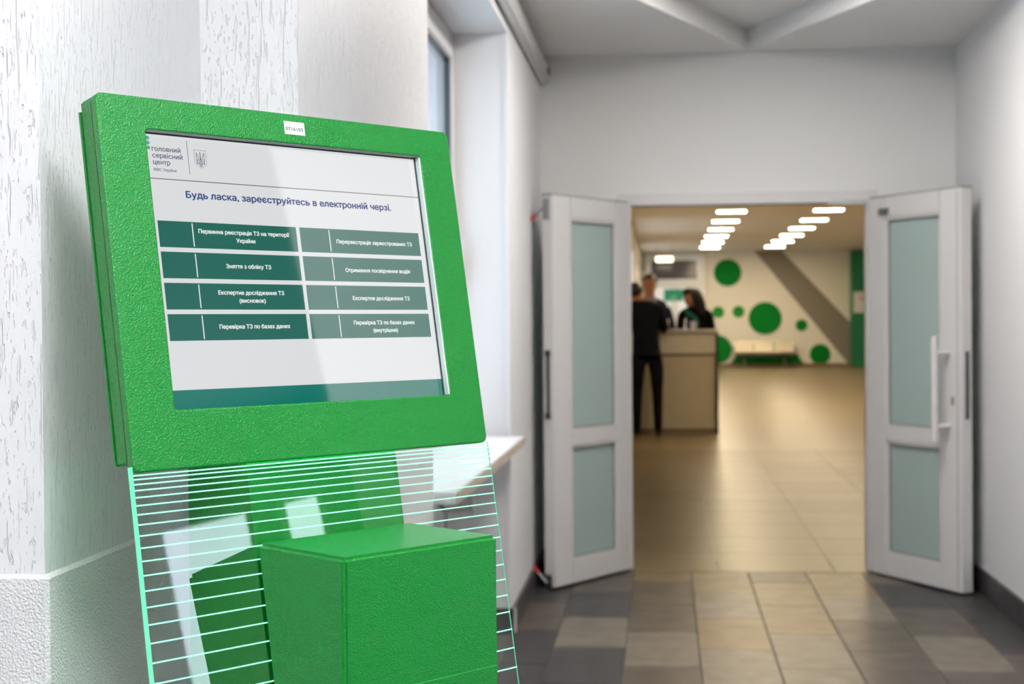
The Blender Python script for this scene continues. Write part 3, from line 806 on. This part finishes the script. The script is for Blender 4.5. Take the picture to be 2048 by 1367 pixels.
# small things on the counter
cup = thing('paper_cup', (.012, 17.05, 1.205), 'white cup on the counter beside the standing man', 'cup')
bm = bmesh.new(); bmesh.ops.create_cone(bm, cap_ends=True, segments=20, radius1=.030, radius2=.042, depth=.11, matrix=Matrix.Translation((.012, 17.05, 1.26)))
put('cup_body', from_bm(bm), M_STICK, cup)
bm = bmesh.new(); bmesh.ops.create_cone(bm, cap_ends=True, segments=20, radius1=.045, radius2=.043, depth=.012, matrix=Matrix.Translation((.012, 17.05, 1.321)))
put('cup_rim', from_bm(bm), M_STICK, cup)
pc = thing('card_holder', (.32, 17.02, 1.205), 'small lilac white card holder on the counter before the woman', 'card holder')
bm = bmesh.new(); bm_box(bm, (-.035, -.002, 0), (.035, .002, .095)); bm.transform(Matrix.Translation((.33, 17.03, 1.21)) @ Matrix.Rotation(-.25, 4, 'X'))
put('card', from_bm(bm), mat('lilac_card', lin(.62, .60, .78), .5), pc)
box('holder_foot', (.29, 16.99, 1.205), (.37, 17.06, 1.215), M_STICK, pc, .002)

# bench of perforated metal seats
M_BENCH = mat('pale_bench_metal', lin(.62, .56, .44), .35, metal=.35, var=.05)
bn = thing('waiting_bench', (2.75, 40.9, 0), 'pale metal three-seat waiting bench against the far hall wall', 'bench')
BX0, BX1 = 1.90, 3.60
bw = (BX1 - BX0) / 3
for i in range(3):
    x0 = BX0 + i * bw + .015; x1 = x0 + bw - .03
    bm = bmesh.new(); prof = [(40.62, .44), (40.66, .405), (40.85, .385), (41.05, .395), (41.12, .42), (41.17, .55), (41.21, .76)]
    th = .018; A = []
    for x in (x0, x1): A.append([bm.verts.new((x, y, z)) for y, z in prof] + [bm.verts.new((x, y + th * .6, z - th)) for y, z in reversed(prof)])
    n = len(A[0]); bm.faces.new(A[0]); bm.faces.new(A[1][::-1])
    for j in range(n): k = (j + 1) % n; bm.faces.new((A[0][j], A[0][k], A[1][k], A[1][j]))
    put('seat_shell', from_bm(bm), M_BENCH, bn)
box('beam', (BX0 + .05, 40.86, .30), (BX1 - .05, 40.94, .365), M_DARKMETAL, bn, .004)
for x in (BX0 + .30, BX1 - .30):
    tube('leg', [(x, 40.9, .31), (x, 40.62, .03)], .025, M_METAL, bn, 8); tube('leg', [(x, 40.9, .31), (x, 41.2, .03)], .025, M_METAL, bn, 8)
    box('foot_bar', (x - .03, 40.58, 0), (x + .03, 41.24, .035), M_METAL, bn, .004)
for x in (BX0, BX1):
    tube('armrest', [(x, 41.15, .42), (x, 41.12, .60), (x, 40.70, .60), (x, 40.70, .40)], .018, M_METAL, bn, 8)

# ------------------------------------------------------------------ people
def skin_body(verts, edges, root, sub=2):
    """verts: name -> (x, y, z, rx, ry)"""
    names = list(verts); idx = {n: i for i, n in enumerate(names)}
    me = bpy.data.meshes.new('body'); me.from_pydata([verts[n][:3] for n in names], [(idx[a], idx[b]) for a, b in edges], [])
    o = bpy.data.objects.new('body', me); C.objects.link(o)
    md = o.modifiers.new('skin', 'SKIN')
    for n, sv_ in zip(names, me.skin_vertices[0].data):
        sv_.radius = verts[n][3:5]; sv_.use_root = (n == root)
    md.use_smooth_shade = True
    s = o.modifiers.new('sub', 'SUBSURF'); s.levels = sub; s.render_levels = sub
    return eval_mesh(o)
def paint(me, mats, fn):
    for m in mats: me.materials.append(m)
    for p in me.polygons:
        p.use_smooth = True
        p.material_index = fn(p.center)
M_SKIN = mat('skin', lin(.50, .24, .15), .55)
M_SUIT = mat('dark_suit_cloth', lin(.008, .009, .015), .8, spec=.08, var=.2)
M_NAVY = mat('navy_suit_cloth', lin(.016, .020, .040), .8, spec=.08, var=.2)
M_TROUS = mat('black_trouser_cloth', lin(.008, .008, .009), .8, spec=.08, var=.2)
M_SHOE = mat('black_shoe_leather', lin(.006, .006, .006), .35)
M_HAIRB = mat('dark_brown_hair', lin(.030, .020, .014), .5)
M_HAIRK = mat('black_hair', lin(.008, .006, .006), .45)
M_SHIRT = mat('lilac_shirt', lin(.32, .30, .42), .7)
M_TEAL = mat('teal_scarf_cloth', lin(.0, .16, .11), .7)
M_EYE = mat('eye_dark', lin(.02, .015, .012), .3)
def ball(c, r, m, name, parent, M=None, cut=None, seg=20):
    bm = bmesh.new(); bmesh.ops.create_uvsphere(bm, u_segments=seg, v_segments=seg * 3 // 4, radius=1)
    if cut: bmesh.ops.delete(bm, geom=[v for v in bm.verts if cut(v.co)], context='VERTS')
    T = Matrix.Translation(c) @ (M if M is not None else Matrix.Identity(4)) @ Matrix.Diagonal((r[0], r[1], r[2], 1))
    bm.transform(T); return put(name, from_bm(bm), m, parent, smooth=True)
def hand_chain(V, E, pre, wrist, d, side, up=Vector((0, 0, 1))):
    """palm and five fingers growing from the wrist along d"""
    d = Vector(d).normalized(); side = Vector(side).normalized(); w = Vector(wrist)
    palm = w + d * .055
    V[pre + 'palm'] = (*palm, .036, .020); E.append((pre + 'wrist', pre + 'palm'))
    for i, (off, ln) in enumerate(((-.030, .060), (-.010, .075), (.012, .070), (.032, .055))):
        b = palm + d * .035 + side * off; m = b + d * ln * .55 - up * .006; t = b + d * ln - up * .022
        for s, q, r in (('a', b, .010), ('b', m, .009), ('c', t, .008)): V[pre + 'f%d%s' % (i, s)] = (*q, r, r)
        E += [(pre + 'palm', pre + 'f%da' % i), (pre + 'f%da' % i, pre + 'f%db' % i), (pre + 'f%db' % i, pre + 'f%dc' % i)]
    b = w + d * .03 - side * .040; t = b + d * .045 - side * .012
    V[pre + 'ta'] = (*b, .011, .011); V[pre + 'tb'] = (*t, .009, .009); E += [(pre + 'palm', pre + 'ta'), (pre + 'ta', pre + 'tb')]

def make_person(root_loc, label, J, mats, fn, name='person'):
    """J: joint dict (x, y, z relative to root_loc)"""
    V, E = {}, []
    def add(n, x, y, z, rx, ry=None): V[n] = (root_loc[0] + x, root_loc[1] + y, root_loc[2] + z, rx, ry or rx)
    for n, a in J['v'].items(): add(n, *a)
    E += J['e']
    for pre, d, side in J.get('hands', []):
        hand_chain(V, E, pre, V[pre + 'wrist'][:3], d, side)
    me = skin_body(V, E, J['root'])
    t = thing(name, root_loc, label, 'person')
    body = put('body', me, None, t)
    return t, body, V

def legs(v, e, hip='hip', sp=.11, foot_dir=1, kn=.02, r=1.0):
    for s, n in ((-1, 'L'), (1, 'R')):
        v[n + 'hipj'] = (s * sp * .9, 0, .90, .095 * r, .105 * r)
        v[n + 'knee'] = (s * sp, kn * foot_dir, .50, .068 * r)
        v[n + 'ankle'] = (s * sp * 1.05, 0, .10, .052 * r)
        v[n + 'heel'] = (s * sp * 1.05, -.02 * foot_dir, .045, .044)
        v[n + 'toe'] = (s * sp * 1.12, .19 * foot_dir, .036, .036, .034)
        e += [(hip, n + 'hipj'), (n + 'hipj', n + 'knee'), (n + 'knee', n + 'ankle'), (n + 'ankle', n + 'heel'), (n + 'heel', n + 'toe')]

# 1: man with his back to the camera, bent over the counter
R1 = (-.205, 16.62, 0)
v = {'hip': (0, 0, .98, .150, .125), 'waist': (-.01, .02, 1.14, .155, .115), 'chest': (-.03, .07, 1.33, .185, .125), 'shl': (-.05, .12, 1.47, .145, .105),
     'neck': (-.10, .19, 1.545, .062), 'head0': (-.13, .23, 1.60, .078, .088), 'head1': (-.14, .25, 1.66, .076, .086), 'head2': (-.145, .255, 1.70, .045, .05)}
e = [('hip', 'waist'), ('waist', 'chest'), ('chest', 'shl'), ('shl', 'neck'), ('neck', 'head0'), ('head0', 'head1'), ('head1', 'head2')]
legs(v, e, sp=.115, foot_dir=1)
for s, n in ((-1, 'L'), (1, 'R')):
    v[n + 'shoulder'] = (-.045 + s * .185, .12, 1.44, .078)
    v[n + 'elbow'] = (-.03 + s * .235, .15, 1.20, .058)
    v[n + 'fore'] = (-.03 + s * .19, .30, 1.25, .044); v[n + 'wrist'] = (-.03 + s * .15, .40, 1.262, .032)
    e += [('shl', n + 'shoulder'), (n + 'shoulder', n + 'elbow'), (n + 'elbow', n + 'fore'), (n + 'fore', n + 'wrist')]
v['jacketR'] = (.0, .0, .88, .165, .135); e.append(('hip', 'jacketR'))
T1_, B1_, V1 = make_person(R1, 'man in dark suit seen from behind, bent over the counter', {'v': v, 'e': e, 'root': 'hip', 'hands': [('L', (.1, 1, 0), (1, 0, 0)), ('R', (-.1, 1, 0), (-1, 0, 0))]}, None, None)
def f1(c):
    z, y = c.z, c.y
    if z < .075: return 2
    if z < .80: return 1
    if z > 1.535 and y > .13: return 3
    if y > .385: return 3
    return 0
paint(B1_.data, [M_SUIT, M_TROUS, M_SHOE, M_SKIN], f1)
ball((R1[0] - .142, R1[1] + .235, 1.660), (.098, .112, .098), M_HAIRK, 'hair', T1_, cut=lambda c: c.z < -.35 and c.y > -.3)

# 2: man behind the counter facing the camera, looking down
R2 = (-.185, 18.0, 0)
v = {'hip': (0, 0, 1.0, .150, .115), 'waist': (0, 0, 1.16, .150, .110), 'chest': (0, 0, 1.36, .185, .120), 'shl': (0, 0, 1.50, .150, .095), 'neck': (0, -.015, 1.59, .062),
     'jaw': (0, -.040, 1.655, .060, .066), 'head0': (0, -.025, 1.73, .076, .092), 'head1': (0, -.01, 1.80, .078, .092), 'head2': (0, -.005, 1.845, .05, .06),
     'nose': (0, -.128, 1.722, .012, .014)}
e = [('hip', 'waist'), ('waist', 'chest'), ('chest', 'shl'), ('shl', 'neck'), ('neck', 'jaw'), ('jaw', 'head0'), ('head0', 'head1'), ('head1', 'head2'), ('head0', 'nose')]
legs(v, e, foot_dir=-1)
for s, n in ((-1, 'L'), (1, 'R')):
    v[n + 'shoulder'] = (s * .195, 0, 1.47, .076); v[n + 'elbow'] = (s * .275, -.06, 1.21, .056)
    v[n + 'fore'] = (s * .20, -.28, 1.10, .044); v[n + 'wrist'] = (s * .13, -.42, 1.06, .032)
    v[n + 'ear'] = (s * .083, -.01, 1.735, .012, .02)
    e += [('shl', n + 'shoulder'), (n + 'shoulder', n + 'elbow'), (n + 'elbow', n + 'fore'), (n + 'fore', n + 'wrist'), ('head0', n + 'ear')]
T2_, B2_, V2 = make_person(R2, 'man in navy suit standing behind the counter, facing the camera', {'v': v, 'e': e, 'root': 'hip', 'hands': [('L', (.3, -1, -.1), (-1, 0, 0)), ('R', (-.3, -1, -.1), (1, 0, 0))]}, None, None)
def f2(c):
    z, y, x = c.z, c.y, c.x
    if z < .08: return 2
    if z < .86: return 1
    if z > 1.60: return 3
    if y < -.41: return 3
    if z > 1.36 and y < -.04 and abs(x) < .055 + (z - 1.36) * .12: return 4
    return 0
paint(B2_.data, [M_NAVY, M_TROUS, M_SHOE, M_SKIN, M_SHIRT], f2)
ball((R2[0], R2[1] + .004, 1.800), (.094, .118, .092), M_HAIRB, 'hair', T2_, cut=lambda c: c.z < -.70 or (c.y < -.35 and c.z < .20))
for s in (-1, 1): ball((R2[0] + s * .032, R2[1] - .108, 1.742), (.012, .008, .007), M_EYE, 'eye', T2_, seg=10)
ball((R2[0], R2[1] - .108, 1.672), (.024, .010, .006), mat('lip', lin(.35, .10, .08), .5), 'mouth', T2_, seg=10)

# 3: woman with long black hair, head bowed to the left
R3 = (.40, 17.93, 0)
v = {'hip': (0, 0, .95, .150, .115), 'waist': (0, -.01, 1.10, .125, .095), 'chest': (-.02, -.03, 1.28, .150, .110), 'shl': (-.03, -.05, 1.42, .120, .085), 'neck': (-.06, -.085, 1.485, .050),
     'jaw': (-.105, -.150, 1.525, .050, .056), 'head0': (-.095, -.135, 1.585, .070, .082), 'head1': (-.08, -.115, 1.65, .070, .082), 'head2': (-.07, -.105, 1.685, .045, .05),
     'nose': (-.155, -.225, 1.565, .010, .012)}
e = [('hip', 'waist'), ('waist', 'chest'), ('chest', 'shl'), ('shl', 'neck'), ('neck', 'jaw'), ('jaw', 'head0'), ('head0', 'head1'), ('head1', 'head2'), ('head0', 'nose')]
legs(v, e, sp=.09, foot_dir=-1, r=.9)
for s, n in ((-1, 'L'), (1, 'R')):
    v[n + 'shoulder'] = (-.03 + s * .165, -.04, 1.385, .064); v[n + 'elbow'] = (-.02 + s * .20, -.10, 1.14, .050)
    v[n + 'fore'] = (-.04 + s * .14, -.30, 1.06, .040); v[n + 'wrist'] = (-.05 + s * .08, -.42, 1.04, .028)
    e += [('shl', n + 'shoulder'), (n + 'shoulder', n + 'elbow'), (n + 'elbow', n + 'fore'), (n + 'fore', n + 'wrist')]
T3_, B3_, V3 = make_person(R3, 'woman with long black hair bowing her head behind the counter', {'v': v, 'e': e, 'root': 'hip', 'hands': [('L', (.2, -1, 0), (-1, 0, 0)), ('R', (-.2, -1, 0), (1, 0, 0))]}, None, None)
def f3(c):
    z, y = c.z, c.y
    if z < .075: return 2
    if z < .84: return 1
    if z > 1.48: return 3
    if y < -.41: return 3
    return 0
paint(B3_.data, [mat('black_blouse_cloth', lin(.009, .007, .007), .8, spec=.08, var=.2), M_TROUS, M_SHOE, M_SKIN], f3)
# hair: crown cap plus a long fall to the right shoulder
hv = {'a0': (R3[0] - .085, R3[1] - .105, 1.715, .060, .070), 'a': (R3[0] - .078, R3[1] - .112, 1.655, .120, .125), 'b': (R3[0] - .030, R3[1] - .075, 1.57, .120, .115), 'c': (R3[0] + .015, R3[1] - .055, 1.46, .115, .100), 'd': (R3[0] + .045, R3[1] - .06, 1.34, .075, .055), 'e': (R3[0] + .05, R3[1] - .08, 1.22, .04, .035),
      'f': (R3[0] - .14, R3[1] - .15, 1.65, .055, .065), 'g': (R3[0] - .165, R3[1] - .15, 1.59, .03, .04)}
me = skin_body(hv, [('a0', 'a'), ('a', 'b'), ('b', 'c'), ('c', 'd'), ('d', 'e'), ('a', 'f'), ('f', 'g')], 'a')
put('hair', me, M_HAIRK, T3_, smooth=True)
sv3 = {'a': (R3[0] - .13, R3[1] - .10, 1.43, .03, .03), 'b': (R3[0] - .10, R3[1] - .17, 1.38, .045, .035), 'c': (R3[0] - .03, R3[1] - .17, 1.34, .055, .03), 'd': (R3[0] + .0, R3[1] - .16, 1.22, .05, .025)}
put('scarf', skin_body(sv3, [('a', 'b'), ('b', 'c'), ('c', 'd')], 'b', 2), M_TEAL, T3_, smooth=True)
for s in (-1, 1): ball((R3[0] - .13 + s * .026, R3[1] - .212 + s * .01, 1.592), (.010, .007, .006), M_EYE, 'eye', T3_, seg=10)

# ------------------------------------------------------------------ radiator valve and pipe seen under the sill
rv = thing('radiator_valve', (XW, 5.2, .6), 'grey radiator valve and pipe under the window sill', 'valve')
tube('valve_body', [(-.78, 5.10, .66), (-.78, 5.30, .66)], .03, M_DARKMETAL, rv, 12)
tube('thermostat_head', [(-.78, 5.10, .66), (-.68, 5.10, .66)], .035, M_PVC, rv, 14)
tube('supply_pipe', [(-.80, 5.28, .66), (-.80, 5.28, .0)], .012, M_PVC, rv, 10)

# ------------------------------------------------------------------ the house across the yard, seen in the window, and an unseen sky blocker
hb_ = thing('apartment_house', (-12, 26, -3), 'pale blue-grey apartment house outside the corridor window', 'building')
M_BLOCKER = mat('sky_blocker_wall', lin(.12, .13, .15), .8, var=.08, varscale=.4)
M_FAC = mat('shaded_facade', lin(.22, .25, .30), .8, var=.1, varscale=.4)
M_FAC2 = mat('shaded_facade_window', lin(.19, .22, .27), .4)
box('facade', (-24, 26, -3), (-2.6, 38, 9), M_FAC, hb_)
for fz in range(3):
    for fy in range(7):
        box('house_window', (-22.5 + fy * 2.9, 25.95, .0 + fz * 2.9), (-21.0 + fy * 2.9, 26.05, 1.6 + fz * 2.9), M_FAC2, hb_)
box('sky_blocker', (-12, -12, -3), (-6, 25.9, 22), M_BLOCKER, hb_)  # unseen block added to cut sky light through the corridor window
box('roof_edge', (-24.2, 25.8, 9), (-2.5, 38.2, 9.3), M_FAC2, hb_)
box('yard', (-60, -60, -3.2), (-1.15, 100, -.3), mat('pale_yard_bounce', lin(.58, .58, .58), .9, var=.1, varscale=.3), kind='structure').name = 'floor_yard'  # yard made pale to bounce daylight up to the corridor ceiling
